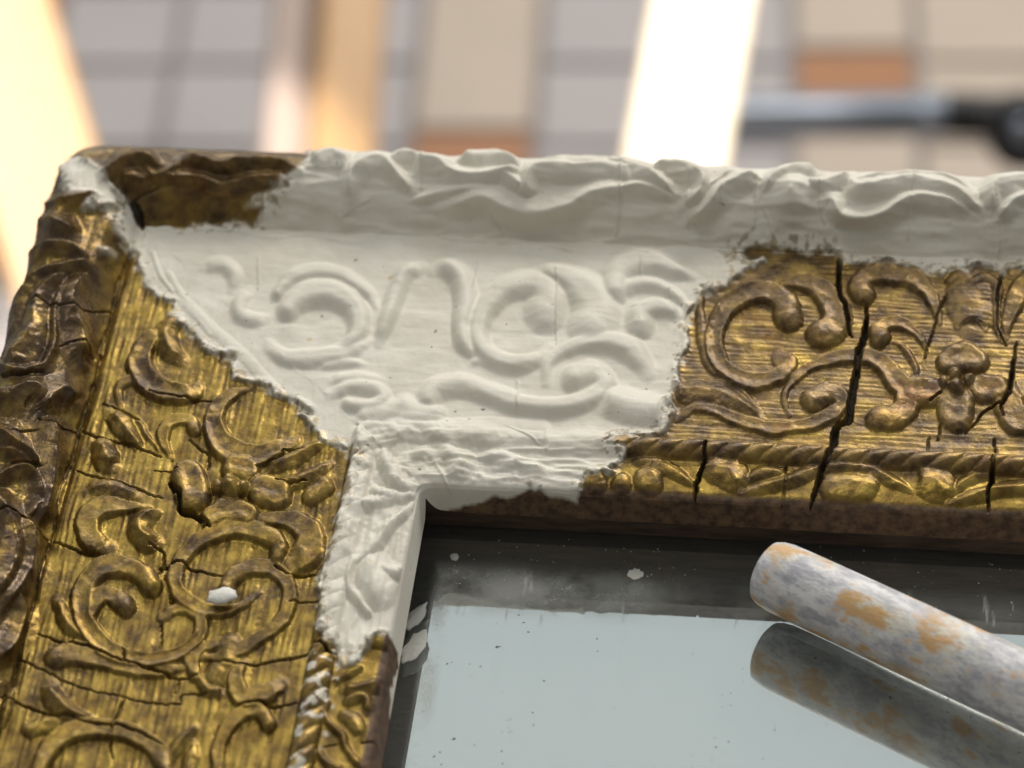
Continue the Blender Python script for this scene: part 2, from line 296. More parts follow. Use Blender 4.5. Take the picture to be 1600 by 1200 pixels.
 ('E', [(-30,225),(80,195),(150,168),(190,195),(160,240)], (60,90,90,60), 2.4, 0, 'leaf'), ('E', [(200,270),(240,205),(295,180),(350,230)], (60,90,100,70), 2.2, 0, 'leaf'),
 ('E', [(-20,50),(60,80),(130,85),(230,50)], (50,60,60,36), 1.6, 0, 'leaf'),
 ('E', [(-20,370),(60,420),(120,470),(185,540)], (90,80,60,30), 2.2, 0, 'leaf'), ('E', [(-20,450),(50,460),(110,500),(160,540)], (40,46,40,24), 1.5, 0, 'leaf'),
 ('E', [(235,350),(240,450),(225,560),(205,680),(180,800)], (80,96,90,80,40), 2.2, 0, 'leaf'),
 ('E', [(-20,600),(60,550),(130,548),(172,610),(172,700),(150,740)], (40,50,50,46,40), 1.9, 0, 'leaf'),
 ('E', [(-10,690),(40,790),(60,900),(40,1000),(-10,1090)], (90,110,120,110,90), 2.2, .1, 'leaf'), ('E', [(105,740),(135,860),(128,980),(80,1080),(0,1190)], (50,96,110,96,70), 2.2, 0, 'leaf'),
 ('F', [(-20,330),(60,330),(100,390),(90,480),(40,570),(-20,620)], (60,70,80,80,60), 1.8, 0, 'leaf'),
 ('F', [(-20,700),(20,760),(0,860),(-40,940)], (60,80,80,60), 1.8, 0, 'leaf'),
 # outer moulding of the top rail, gilded stretch
 ('A', [(540,215),(600,165),(700,140),(800,170)], (60,80,70,40), 2.0, 0, 'leaf'), ('A', [(710,180),(780,235),(860,205),(910,165)], (40,56,50,30), 1.5, 0, 'leaf'),
 ('A', [(900,160),(960,150),(1100,185),(1250,175),(1400,180),(1500,205)], (50,60,70,70,60,30), 2.2, 0, 'leaf'),
 ('A', [(760,225),(880,235),(1000,250),(1120,290),(1250,250),(1400,240)], (30,50,66,60,50), 1.7, 0, 'leaf'), ('A', [(600,245),(660,240),(740,262)], (60,90,50), 1.6, 0, 'leaf'),
 # outer moulding of the top rail, filled stretch
 ('H', [(230,85),(310,62),(390,90)], (40,60,40), 1.5, 0, 'leaf'), ('H', [(395,250),(398,160),(450,105),(530,95),(590,150),(650,205)], (40,60,66,66,50,40), 2.0, 0, 'leaf'),
 ('H', [(540,105),(620,68),(700,90)], (40,56,30), 1.6, 0, 'leaf'), ('H', [(690,90),(760,105),(830,145),(930,155),(1030,140),(1110,125)], (56,60,56,50,40), 2.0, 0, 'leaf'),
 ('H', [(840,85),(940,66),(1040,85),(1110,125)], (30,56,56,30), 1.7, 0, 'leaf'), ('H', [(1125,190),(1150,135),(1230,122),(1340,130),(1450,120),(1540,130)], (60,66,60,60,60), 2.0, 0, 'leaf'),
 ('H', [(770,285),(880,250),(960,240),(1050,280),(1150,300),(1300,270),(1400,220),(1520,200),(1600,200)], (50,80,90,80,70,60,60), 1.7, 0, 'leaf'),
 ('H', [(1210,95),(1340,82),(1450,88),(1600,120)], (36,46,46,30), 1.4, 0, 'leaf'), ('H', [(1030,150),(1070,165),(1110,195)], (50,56,40), 1.6, 0, 'leaf'),
 ('H', [(640,250),(760,220),(900,200),(1000,205)], (20,40,46,30), 1.1, 0, 'leaf'),
 ('I', [(-10,100),(80,112),(160,152),(235,205)], (60,66,60,30), 2.0, 0, 'leaf'), ('I', [(10,190),(100,180),(180,200),(235,222)], (40,46,40,24), 1.4, 0, 'leaf'),
 ('I', [(270,250),(335,205),(345,155),(285,120),(200,110),(130,112)], (36,56,56,50,30), 2.0, 0, 'scroll'), ('I', [(290,310),(375,245),(430,185),(520,150),(575,150)], (36,66,70,56,30), 1.9, 0, 'leaf'),
 ('I', [(380,175),(450,130)], (36,40), 1.3, 0, 'leaf'), ('I', [(690,205)], (130,), 2.4, 0, 'leaf'), ('I', [(580,200),(630,150),(720,122),(800,125)], (40,60,56,30), 1.8, 0, 'leaf'),
 ('I', [(740,160),(800,175),(880,152),(925,132)], (30,46,46,30), 1.5, 0, 'leaf'), ('I', [(790,235),(850,232),(885,290),(980,302),(1060,282),(1130,242),(1200,226),(1300,240),(1410,290)], (40,50,50,54,60,60,56,30), 1.9, 0, 'leaf'),
 ('I', [(920,150),(960,190),(1060,182),(1160,168),(1250,180),(1340,210),(1440,275)], (36,66,70,70,66,36), 2.1, 0, 'leaf'), ('I', [(950,142),(1060,150),(1180,142),(1300,158),(1410,205)], (26,40,44,40,26), 1.5, 0, 'leaf'),
 ('I', [(1475,270),(1482,190),(1540,172),(1640,165)], (40,66,66,60), 2.0, 0, 'leaf'), ('I', [(1500,300),(1560,245),(1640,220)], (30,56,50), 1.7, 0, 'leaf'),
 ('I', [(1700,190),(1800,170),(1900,220),(1960,280)], (60,70,60,30), 2.0, 0, 'leaf'),
 # small leaf moulding by the sight edge, top rail
 ('K', [(270,165),(350,172),(430,210),(490,250)], (30,44,40,20), 1.5, 0, 'leaf'), ('K', [(560,190),(615,210),(640,255)], (80,96,40), 1.6, .2, 'leaf'),
 ('K', [(650,272),(740,247),(830,226),(900,197),(1000,188),(1080,198),(1150,232),(1225,268)], (20,40,44,44,44,40,20), 1.7, 0, 'leaf_edge'),
 ('K', [(660,235),(720,197),(790,202)], (24,42,24), 1.2, 0, 'leaf'), ('K', [(960,255),(1060,250)], (80,80), 1.3, 0, 'leaf'), ('K', [(1240,225),(1300,235),(1340,290)], (80,110,40), 1.6, .2, 'leaf'),
 ('K', [(1350,302),(1430,282),(1520,260),(1620,252)], (20,42,44,44), 1.6, 0, 'leaf_edge'), ('K', [(1370,262),(1420,220),(1500,212)], (24,42,24), 1.2, 0, 'leaf'),
 ('K', [(330,232)], (80,), 1.4, 0, 'leaf'), ('K', [(240,240)], (60,), 1.2, 0, 'leaf'), ('K', [(150,238)], (70,), 1.2, 0, 'leaf'),
 ('G', [(560,250),(640,240),(700,230),(780,260),(860,290)], (30,60,50,30), 1.2, 0, 'leaf'), ('G', [(800,290)], (100,), 1.4, 0, 'leaf'), ('G', [(880,250),(980,270),(1080,300),(1200,330)], (30,50,50,30), 1.1, 0, 'leaf'),
 # the same, left rail
 ('G', [(430,215),(480,320),(525,390),(595,405)], (40,60,56,30), 1.6, 0, 'leaf'), ('G', [(395,395),(440,430),(520,442),(600,432)], (30,50,40,20), 1.5, 0, 'leaf'), ('G', [(370,480),(430,462),(520,452)], (40,44,20), 1.4, 0, 'leaf'),
 ('G', [(590,470),(500,560),(440,640),(380,705),(312,760),(310,860),(385,955)], (24,36,40,40,40,40,30), 1.7, 0, 'leaf_edge'), ('G', [(400,790),(430,860)], (150,120), 1.5, .1, 'leaf'), ('G', [(460,770),(520,790)], (50,50), 1.5, 0, 'leaf'),
 ('L', [(415,800),(400,860),(440,930),(500,1000),(520,1060),(570,1130),(640,1190)], (36,42,46,46,40), 1.7, 0, 'leaf_edge'), ('L', [(450,690),(520,650),(605,598)], (30,46,36), 1.6, 0, 'leaf'),
 ('L', [(510,725),(600,732),(695,695)], (60,96,80), 1.8, .15, 'leaf'), ('L', [(530,800),(600,772),(655,795),(640,860)], (50,66,60,40), 1.7, 0, 'leaf'), ('L', [(520,880),(580,920),(600,990)], (70,90,50), 1.3, 0, 'leaf'),
 ('L', [(700,430),(760,440)], (90,90), 1.3, 0, 'leaf'), ('L', [(370,1080),(400,1140),(490,1190)], (40,46,40), 1.5, 0, 'leaf'),
]
CRACKS = [
 ('D', [(870,270),(862,400),(832,480),(818,600),(802,700),(790,780)], (8,22,26,26,28,30)), ('D', [(795,775),(740,800),(722,880),(690,960),(650,1060),(620,1170)], (22,26,26,24,16,8)),
 ('D', [(752,70),(745,200),(778,290),(790,370),(802,400)], (20,16,18,20,6)), ('D', [(1472,120),(1455,250),(1460,370),(1490,440)], (12,10,10,5)), ('D', [(1540,420),(1525,520),(1502,660),(1468,725),(1480,770)], (5,12,16,14,4)),
 ('D', [(1470,710),(1400,730),(1360,780),(1310,830)], (9,9,8,4)), ('D', [(150,880),(140,980),(110,1060),(105,1150)], (10,14,14,8)), ('D', [(1430,930),(1430,1040),(1410,1100),(1415,1180)], (10,17,15,8)),
 ('D', [(510,980),(505,1060),(490,1160)], (3,5,6)), ('D', [(1222,215),(1180,330),(1150,420),(1125,520)], (6,6,5,3)), ('D', [(1152,850),(1140,910)], (6,5)), ('D', [(1196,790),(1190,860)], (6,4)), ('D', [(1150,700),(1200,660)], (9,7)), ('D', [(1440,860),(1448,920)], (5,5)),
 ('E', [(470,-10),(440,120),(390,280),(340,460),(310,540),(270,680),(240,860),(190,980),(150,1170),(60,1500),(0,1720)], (7,7,9,8,7,6,8,6,6,6,6)),
 ('E', [(0,102),(120,102),(210,85)], (9,10,4)), ('E', [(380,350),(450,380),(560,410),(650,440),(745,467)], (8,11,8,8,3)), ('E', [(350,530),(430,560),(560,590),(660,630),(745,662)], (5,9,8,7,3)), ('E', [(0,745),(80,750),(130,780),(220,862)], (9,10,9,7)),
 ('E', [(240,865),(300,880),(400,920),(495,940)], (7,10,10,6)), ('E', [(690,890),(755,912),(752,980),(735,1012)], (4,8,8,7)), ('E', [(740,992),(840,968),(900,1000),(1040,1022)], (11,10,9,4)), ('E', [(690,180),(760,195),(860,212),(980,216)], (5,8,8,4)),
 ('E', [(880,390),(930,440),(970,470),(960,530)], (4,8,7,4)), ('E', [(715,530),(820,540)], (6,5)), ('E', [(785,595),(830,660),(832,720),(900,745),(950,780),(968,810)], (14,18,14,28,20,8)), ('E', [(1190,525),(1300,482),(1312,452),(1400,440)], (4,6,5,3)),
 ('E', [(1280,585),(1340,602),(1420,590)], (4,8,4)), ('E', [(1270,985),(1350,1025),(1460,1015)], (8,10,6)), ('E', [(1340,1150),(1480,1145)], (4,6)), ('E', [(765,1020),(790,1150)], (5,6)), ('E', [(190,300),(270,340),(360,360)], (5,6,4)), ('E', [(470,230),(540,250),(640,300)], (4,6,4)), ('E', [(30,345),(110,350),(180,355)], (4,6,3)), ('E', [(60,505),(190,530)], (6,4)),
 ('F', [(175,485),(280,530),(400,560),(500,600),(580,630),(680,655),(760,680),(820,700),(910,695)], (4,9,10,11,12,11,10,8,4)), ('F', [(572,565),(572,632)], (8,9)), ('F', [(90,612),(200,660),(300,710),(420,750),(560,780),(700,810),(835,816)], (5,6,5,5,5,5,3)),
 ('F', [(0,805),(40,800),(130,830),(240,870),(345,890)], (6,8,9,9,5)), ('F', [(350,905),(450,920),(560,930),(660,970),(755,1022)], (5,9,9,9,5)), ('F', [(570,790),(540,850),(520,920),(510,1000),(520,1070)], (4,8,7,7,5)), ('F', [(745,440),(735,560),(700,582),(600,575)], (4,6,6,4)),
 ('F', [(1100,835),(1180,815),(1250,832),(1370,808)], (8,11,9,6)), ('F', [(970,625),(1100,632),(1200,632),(1415,595)], (4,7,7,5)), ('F', [(828,700),(808,765)], (6,4)), ('F', [(830,815),(850,770),(960,775)], (4,4,3)),
 ('A', [(655,372),(720,330),(790,298)], (7,6,3)), ('A', [(665,385),(690,440),(708,490)], (26,40,14)), ('A', [(655,590),(600,760),(560,920),(500,1120)], (6,7,7,6)), ('A', [(130,885),(230,878),(400,915),(570,905)], (6,5,5,3)), ('A', [(310,1080),(390,1080),(480,1150)], (6,7,4)),
 ('L', [(330,455),(390,470),(420,510),(470,522)], (10,16,18,8)), ('L', [(0,578),(150,545),(300,520)], (5,7,6)), ('L', [(620,1030),(680,1025),(705,1055)], (8,10,5)), ('L', [(340,1070),(460,1050)], (5,4)),
]
# raised hairlines where filler ran into the cracks of the mould
SEAMS = [('B', [(-40,385),(60,480),(180,590),(300,700),(400,810),(480,900)], 34), ('B', [(-120,240),(-60,330),(0,430),(90,540)], 20), ('A', [(760,620),(800,720),(860,800)], 14), ('B', [(30,20),(220,30),(420,60),(600,40),(760,80),(900,70)], 14), ('C', [(0,55),(200,70),(420,95),(640,125),(800,130),(1000,150)], 16), ('G', [(340,150),(350,220),(430,180),(520,170)], 16), ('G', [(540,100),(700,120),(900,110),(1170,120)], 30), ('H', [(1520,100),(1510,250),(1500,390)], 8), ('I', [(288,130),(285,240),(285,330)], 7), ('I', [(555,150),(550,260),(545,340)], 7), ('I', [(1155,230),(1150,300),(1145,380)], 9), ('I', [(1175,140),(1165,200)], 7), ('I', [(803,130),(800,250),(820,320)], 6), ('I', [(1500,280),(1505,380),(1495,470)], 8),
         ('C', [(965,180),(965,260)], 6), ('C', [(350,780),(345,920)], 9), ('C', [(150,180),(120,320)], 5), ('G', [(1190,130),(1180,230)], 14), ('G', [(1060,280),(1030,410)], 18), ('H', [(690,90),(690,200)], 7), ('H', [(400,80),(380,230)], 6), ('C', [(545,240),(540,600)], 4), ('H', [(980,300),(1010,350),(1030,380)], 9), ('H', [(350,320),(410,280),(470,245)], 5), ('I', [(575,250),(600,300),(615,360)], 8), ('I', [(20,110),(25,240),(10,350)], 5), ('I', [(420,180),(415,250)], 5), ('C', [(1105,330),(1110,400)], 6), ('H', [(770,400),(900,410),(1100,415),(1330,440)], 8), ('C', [(250,85),(450,100),(620,135)], 7), ('G', [(690,300),(730,370),(760,430)], 9), ('G', [(1000,125),(1100,170),(1150,210)], 5), ('B', [(330,160),(330,320)], 4)]
POLY_CORNER = tr('A', [(300,262),(290,190),(380,130),(450,140),(530,210),(560,270),(620,340),(650,400),(672,450),(705,500),(710,555),(640,588),(590,530),(560,460),(622,470),(600,400),(550,370),(480,412),(400,412),(440,372),(470,345),(400,312),(340,300)])
POLY_DAB = tr('A', [(505,590),(560,600),(595,620),(590,655),(560,640),(520,615)])
POLY_MAIN = (tr('A', [(715,482),(870,492),(1000,490),(1130,486),(1270,482),(1310,450),(1390,412),(1335,392),(1215,402),(1260,330),(1440,290),(1430,240),(1500,200),(1560,60)])
  + [(520,150),(1400,170),(2100,200),(2100,420)]
  + tr('D', [(1571,95),(1490,90),(1472,135),(1450,80),(1340,100),(1250,110),(1212,132),(1160,125),(1090,95),(1000,100),(860,85),(750,72),(740,20),(600,22),(400,12),(190,22),(180,52),(330,65),(400,58),(432,80),(350,100),(290,130),(240,160),(195,212),(160,190),(125,145),(122,230),(70,290),(58,330),(82,430),(45,490),(8,560),(26,600),(30,680),(0,735)])
  + tr('C', [(1150,680),(1138,760),(1155,850),(1130,900),(1132,940),(1090,972),(1085,1042),(960,1052),(800,1060),(650,1075),(740,1085),(820,1100),(892,1120)])
  + tr('K', [(262,132),(240,162),(190,192),(245,218),(180,202),(110,212),(92,270),(80,302)])
  + tr('G', [(1312,452),(1200,440),(1120,412),(1040,425),(960,432),(900,452),(830,472),(740,492),(705,520),(685,570),(655,620),(640,680),(640,760),(640,1000),(560,1260)])
  + tr('L', [(780,900),(800,700),(822,600),(820,430),(740,402),(680,442),(640,492),(580,562),(520,602),(480,572),(482,530),(522,480),(572,380),(540,362),(500,420),(480,482),(440,470),(400,420),(365,400),(355,290),(365,200),(375,100),(390,0)])
  + tr('G', [(162,980),(172,860),(192,700),(240,560),(270,420),(300,280),(340,222),(270,205),(170,190),(150,150),(100,100),(60,60)])
  + tr('B', [(632,962),(560,902),(520,872),(400,862),(380,800),(300,790),(200,752),(180,690),(230,680),(160,640),(60,642),(30,602),(0,590)])
  + tr('A', [(1120,1130),(1000,1080),(950,1010),(900,962),(830,932),(880,870),(800,832),(740,800),(690,722),(670,620),(660,590),(708,552)]))
def inpoly(x, y, P):
    r = np.zeros(x.shape, bool); n = len(P)
    for i in range(n):
        (xa, ya), (xb, yb) = P[i], P[(i+1) % n]
        if ya == yb: continue
        c = ((ya > y) != (yb > y)); r ^= c & (x < (xb-xa)*(y-ya)/(yb-ya)+xa)
    return r
# filler mask, with ragged edges, flakes and smears
jx = PX + 13*(fbm(GX/3.4, GY/3.4, 1, 3)-0.5) + 2.4*(vn(GX/0.7, GY/0.7, 5)-.5); jy = PY + 13*(fbm(GX/3.4, GY/3.4, 4, 3)-0.5) + 2.4*(vn(GX/0.7, GY/0.7, 6)-.5)
MASK = inpoly(jx, jy, POLY_MAIN) | inpoly(jx, jy, POLY_CORNER) | inpoly(jx, jy, POLY_DAB)
soft = blur(MASK.astype(float), 7)
MASK |= (soft + 1.1*(fbm(GX/2.8, GY/2.8, 8, 3)-0.5) > 0.66) & (soft > 0.18)
FILL = blur(MASK.astype(float), 1, 1)
THICK = blur(MASK.astype(float), 2, 2)
# relief
REL = np.zeros(GX.shape); REL01 = np.zeros(GX.shape); OWN = np.full(GX.shape, -1, np.int32); NAMES = []
for c, pts, w, h, g, nm in ST:
    sid = len(NAMES); NAMES.append(nm)
    P = tr(c, pts); sc = CR[c][2]; W_ = [q/sc for q in w]
    if nm == 'scroll' and len(pts) > 3 and max(W_) > 15: g = max(g, 0.2)
    if len(pts) <= 2: g = 0
    mid = np.unravel_index(np.argmin((PX-P[len(P)//2][0])**2+(PY-P[len(P)//2][1])**2), GX.shape); soft_stroke = MASK[mid]; foldy = S[mid] < -0.8
    WOB = 0.4 if soft_stroke else 1.0
    r = near(P, [q*(2.1 if foldy else 1.6 if soft_stroke else 1.25) for q in W_])
    if r is None: continue
    sl, d, bw, bu = r
    t = np.clip(d/(bw/2), 0, 1); hh = h*1.05*np.minimum(1, 0.35+0.65*bw/(34.0))
    if soft_stroke: z = np.where(S[sl] < 0, 1.1*hh*(1-t*t)**0.85, 1.0*hh*(1-t*t)**1.3) - 1.0*g*hh*np.exp(-(t/0.35)**2)*np.clip(np.sin(np.pi*bu)*1.6, 0, 1)
    else:
        arch = (1-t*t)**0.62; tent = (1-t)**0.8*1.1
        lf = np.where(S[sl] < -0.5, 0.35, 1.0) if (nm in ('leaf', 'leaf_edge') and len(pts) > 2) else 0.0
        gg = (g*2.3)*np.clip(np.sin(np.pi*bu)*1.7, 0, 1)
        z = 0.80*hh*(arch*(1-0.75*lf) + tent*0.75*lf - gg*np.clip(1-(t/0.72)**2, 0, 1)*(1-lf))
        if nm == 'petal': z = 0.8*hh*((1-t*t)**0.6 - 0.42*np.exp(-(t/0.5)**2))
        z = np.maximum(z, 0)
    if foldy: z = 1.25*hh*np.minimum(1, 0.6+0.02*bw)*(0.8*(1-t)**1.45 + 0.2*(1-t*t)**2)
    if len(pts) > 1:
        w0, w1, wm = W_[0]/max(W_), W_[-1]/max(W_), 1
        fade = np.minimum(sstep(-0.02, 0.16, bu) if w0 < 0.75 else 1.0, sstep(-0.02, 0.16, 1-bu) if w1 < 0.75 else 1.0)
        z = z*(0.25+0.75*fade)
    z = z*np.interp(S[sl], [-19, -14, -1], [0.25, 1.05, 1.0])
    if not soft_stroke: z = z*(0.86+0.28*fbm(GX[sl]/2.4, GY[sl]/2.4, 7, 2))
    z = np.where(S[sl] > 65, 0, z)
    up = z > REL[sl]
    REL[sl] = np.where(up, z, REL[sl]); OWN[sl] = np.where(up & (t < 0.9), sid, OWN[sl]); REL01[sl] = np.maximum(REL01[sl], np.where(t < 1, np.sqrt(1-t**2)*np.clip(h/2.0, .3, 1), 0))
# twisted rope between panel and leaf moulding
ROPE = (S > 51.6) & (S < 56.2)
ph = (ALONG + 0.9*(S-54))/4.3 + 0.25*(vn(ALONG/9, S*0, 2)-.5)
bead = np.floor(ph); fr = ph-bead
prof = np.sqrt(np.clip(1-((S-53.9)/2.3)**2, 0, 1))
zr = prof*(0.75+0.85*np.sqrt(np.clip(1-(2*fr-1)**2, 0, 1)))
zr = np.where(MASK, prof*(0.55+0.9*fbm(GX/5, GY/5, 4, 2)+np.where(LEFT, 0.30, 0.10)*np.sqrt(np.clip(1-(2*fr-1)**2, 0, 1))), zr)
soft_rope = np.exp(-((S-54.2)/2.9)**2)*(0.35+0.9*fbm(GX/6, GY/4, 4, 2)); zr = np.where(MASK & ~LEFT, soft_rope, zr); ROPE = ROPE | (MASK & ~LEFT & (S > 47) & (S < 61))
up = ROPE & (zr > REL*0.7)
REL = np.where(up, np.maximum(zr, REL), REL); REL01 = np.where(up, np.maximum(REL01, prof*np.sqrt(np.clip(1-(2*fr-1)**2, 0, 1))*0.9), REL01)
BEAD0 = 10000
OWN = np.where(up & (prof > 0.3), BEAD0 + bead.astype(np.int32) + np.where(LEFT, 500, 0), OWN)
RELB = blur(REL, 1, 2); REL = REL + (RELB*0.98-REL)*THICK*np.where((S > 0) & (S < 51), 1.0, 0.0)

# surface texture heights
across = np.where(LEFT, GX, GY)
rib = np.sin(2*np.pi*(across/1.3 + 2.6*fbm(ALONG/20, across/4, 7, 3)))*np.clip(2.2*vn(ALONG/7, across/2.2, 4)-0.35, 0, 1.2)
stri = np.where(LEFT, 0.045, 0.05)*rib + (vn(across/0.55, ALONG/7, 9)-.5)*0.20 + (vn(across/1.6, ALONG/9, 1)-.5)*0.14
panel = sstep(0.5, 2.0, S)*(1-sstep(49, 52, S))
gild_z = stri*np.where(LEFT, 1.15, 0.9)*panel*(1-np.clip(REL01*1.3, 0, 0.9)) + (fbm(GX/3, GY/3, 2, 4)-.5)*0.28 + stri*0.08*(1-panel)
fill_z = (fbm(GX/9, GY/9, 5, 3)-.5)*0.8 + (fbm(ALONG/14, across/3.2, 6, 3)-.5)*0.22 + (fbm(GX/1.3, GY/1.3, 1, 2)-.5)*0.06
fold = (S < 3) & (S > -20)
ridg = 1-np.abs(2*fbm(ALONG/11, across/2.6, 10, 3)-1)
fill_z = fill_z + np.where(fold, (ridg-0.75)*0.7, (ridg-0.75)*0.10) + sstep(52, 57, S)*(1-sstep(63, 65, S))*(ridg-.75)*0.9
edge_ = 4*THICK*(1-THICK)
rim = blur(MASK.astype(float), 4, 2); rim = 4*rim*(1-rim)
fill_z = fill_z + rim*MASK*(0.10+0.9*np.clip(fbm(GX/2.8, GY/2.8, 10, 3)-.42, 0, 1)*2.2) + sstep(50, 54, S)*(fbm(GX/3.2, GY/3.2, 7, 3)-.5)*1.3*sstep(105, 60, ALONG)
inner = sstep(64.8, 65.6, S)
tex = gild_z*(1-FILL) + fill_z*FILL
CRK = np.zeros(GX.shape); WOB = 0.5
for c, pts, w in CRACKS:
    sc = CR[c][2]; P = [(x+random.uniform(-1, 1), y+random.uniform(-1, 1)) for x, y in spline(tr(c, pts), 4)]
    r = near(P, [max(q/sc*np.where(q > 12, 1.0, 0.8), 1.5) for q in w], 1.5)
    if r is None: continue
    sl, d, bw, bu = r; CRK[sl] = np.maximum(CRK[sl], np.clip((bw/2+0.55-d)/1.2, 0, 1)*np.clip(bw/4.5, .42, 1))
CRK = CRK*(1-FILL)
SEAM = np.zeros(GX.shape); LINE = np.zeros(GX.shape)
for c, pts, w in SEAMS:
    r = near(tr(c, pts), [w/CR[c][2]*1.2], 2.0)
    if r is None: continue
    sl, d, bw, bu = r; SEAM[sl] = np.maximum(SEAM[sl], np.clip(1-(d/(bw/1.2))**2, 0, 1))
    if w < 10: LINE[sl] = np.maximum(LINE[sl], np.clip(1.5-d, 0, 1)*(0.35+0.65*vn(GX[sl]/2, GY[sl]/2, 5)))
DISP = REL*(1-inner) + tex*(1-inner*0.9) + 0.62*THICK*(1-inner*0.5) - 2.4*CRK + 0.26*SEAM*FILL
QX = GX + NB[..., 0]*DISP; QY = GY + NB[..., 1]*DISP; Z = ZB + NB[..., 2]*DISP
# drips of filler hanging below the sight edge keep the edge ragged
QQ = np.stack([QX, QY, Z], -1); du = np.gradient(QQ, axis=1); dv = np.gradient(QQ, axis=0)
N = np.cross(du, dv); N /= np.linalg.norm(N, axis=-1, keepdims=True)
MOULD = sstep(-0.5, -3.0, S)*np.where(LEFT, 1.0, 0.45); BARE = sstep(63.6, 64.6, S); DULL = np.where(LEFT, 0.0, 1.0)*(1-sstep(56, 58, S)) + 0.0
FILLA = np.clip(FILL, 0, 1)
far = blur(MASK.astype(float), 9, 2)
FILLA = np.maximum(FILLA, 0.75*sstep(0.50, 0.72, far*1.25 + 0.9*(fbm(GX/2.6, GY/2.6, 11, 4)-.5) + 0.12*(vn(GX/0.5, GY/0.5, 1)-.5))*sstep(0.05, 0.2, far)*(S < 64.5))
FILLA = FILLA*(1-0.6*sstep(0.66, 0.78, fbm(GX/1.1, GY/1.1, 6, 3) + 0.45*(1-far))*sstep(0.97, 0.80, far)*(S < 64.5))
rub = sstep(51, 52, S)*(1-sstep(57, 58, S))*LEFT*sstep(0.62, 0.72, fbm(GX/1.5, GY/1.5, 3, 3) + 0.10*REL01)
FILLA = np.maximum(FILLA, rub*0.85*(GY < -95))

frame = empty('ornate_frame', (0, 0, -0.024))
tag(frame, 'carved gilded frame corner patched with white filler around an old mirror', 'picture frame')
VID = np.arange(GX.size).reshape(GX.shape)
f00 = VID[:-1, :-1]; f10 = VID[:-1, 1:]; f11 = VID[1:, 1:]; f01 = VID[1:, :-1]
def fmax(A): return np.maximum(np.maximum(A[:-1, :-1], A[:-1, 1:]), np.maximum(A[1:, 1:], A[1:, :-1]))
Sf = S[:-1, :-1]
valid = (np.minimum(GX, -GY)[:-1, :-1] < 66.55) & (Sf > -30)
key_fill = MASK[:-1, :-1] & (Sf > -19.6); key_own = OWN[:-1, :-1]; key_left = LEFT[:-1, :-1]
key_own = np.where(key_fill & (key_own >= BEAD0), -1, key_own)
code = np.where(key_own >= 0, (key_own+1), 0)*4 + np.where(key_fill, 2, 0) + np.where(key_left & ~key_fill, 1, 0)
code = np.where(valid, code, -1)
V3 = np.stack([QX, QY, Z + 24.0], -1).reshape(-1, 3)*MM; N3 = N.reshape(-1, 3)
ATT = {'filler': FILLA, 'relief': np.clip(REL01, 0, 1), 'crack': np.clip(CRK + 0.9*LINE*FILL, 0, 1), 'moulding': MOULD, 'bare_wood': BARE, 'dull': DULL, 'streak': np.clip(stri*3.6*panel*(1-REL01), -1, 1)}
ATT = {k: np.ascontiguousarray(v.reshape(-1), dtype=np.float32) for k, v in ATT.items()}
FQ = np.stack([f00, f10, f11, f01], -1).reshape(-1, 4); cf = code.reshape(-1)
order = np.argsort(cf, kind='stable'); cs = cf[order]; cuts = np.flatnonzero(np.diff(cs))+1
groups = {int(cf[g[0]]): g for g in np.split(order, cuts)}
def patch(name, idx, parent):
    q = FQ[idx]; u, inv = np.unique(q, return_inverse=True); inv = inv.reshape(-1)
    me = bpy.data.meshes.new(name); me.vertices.add(len(u)); me.vertices.foreach_set('co', V3[u].astype(np.float32).reshape(-1))
    me.loops.add(len(inv)); me.loops.foreach_set('vertex_index', inv.astype(np.int32)); me.polygons.add(len(q))
    me.polygons.foreach_set('loop_start', np.arange(0, 4*len(q), 4, dtype=np.int32)); me.polygons.foreach_set('loop_total', np.full(len(q), 4, dtype=np.int32))
    me.update(calc_edges=True); me.polygons.foreach_set('use_smooth', np.ones(len(q), bool))
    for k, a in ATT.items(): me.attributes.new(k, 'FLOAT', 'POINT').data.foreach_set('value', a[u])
    me.normals_split_custom_set_from_vertices(N3[u].astype(np.float32))
    me.materials.append(MAT_FRAME)
    o = bpy.data.objects.new(name, me); COL.objects.link(o); o.parent = parent; return o
small = {0: [], 1: [], 2: []}
FW = code.shape[1]; kl = key_left.reshape(-1)
def comps(g):
    left_ = set(g.tolist()); out = []
    while left_:
        st = [left_.pop()]; c = []
        while st:
            i = st.pop(); c.append(i)
            for j in (i-1, i+1, i-FW, i+FW):
                if j in left_: left_.remove(j); st.append(j)
        out.append(np.array(c))
    return sorted(out, key=len, reverse=True)
pieces = []; fills = []
for k, g in list(groups.items()):            # crumbs too small to be pieces go back to their ground
    if k == 2:
        for c in comps(g):
            if len(c) >= 150: fills.append(c)
            else: small[0].append(c[~kl[c]]); small[1].append(c[kl[c]])
        groups[2] = fills[0]
    elif k >= 4:
        for c in comps(g):
            if len(c) >= 60: pieces.append((k, c))
            else: small[k % 4].append(c)
def ground(k): return np.concatenate([groups[k]] + small[k])
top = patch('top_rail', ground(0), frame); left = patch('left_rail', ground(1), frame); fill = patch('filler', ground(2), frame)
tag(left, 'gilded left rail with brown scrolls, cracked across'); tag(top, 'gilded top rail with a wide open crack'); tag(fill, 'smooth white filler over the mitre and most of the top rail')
PAR = {0: top, 1: left, 2: fill}
for c in fills[1:]: patch('filler_patch', c, frame)
for k, g in sorted(pieces, key=lambda t: t[0]):
    s = k//4 - 1; patch('rope_bead' if s >= BEAD0 else NAMES[s], g, PAR[k % 4])
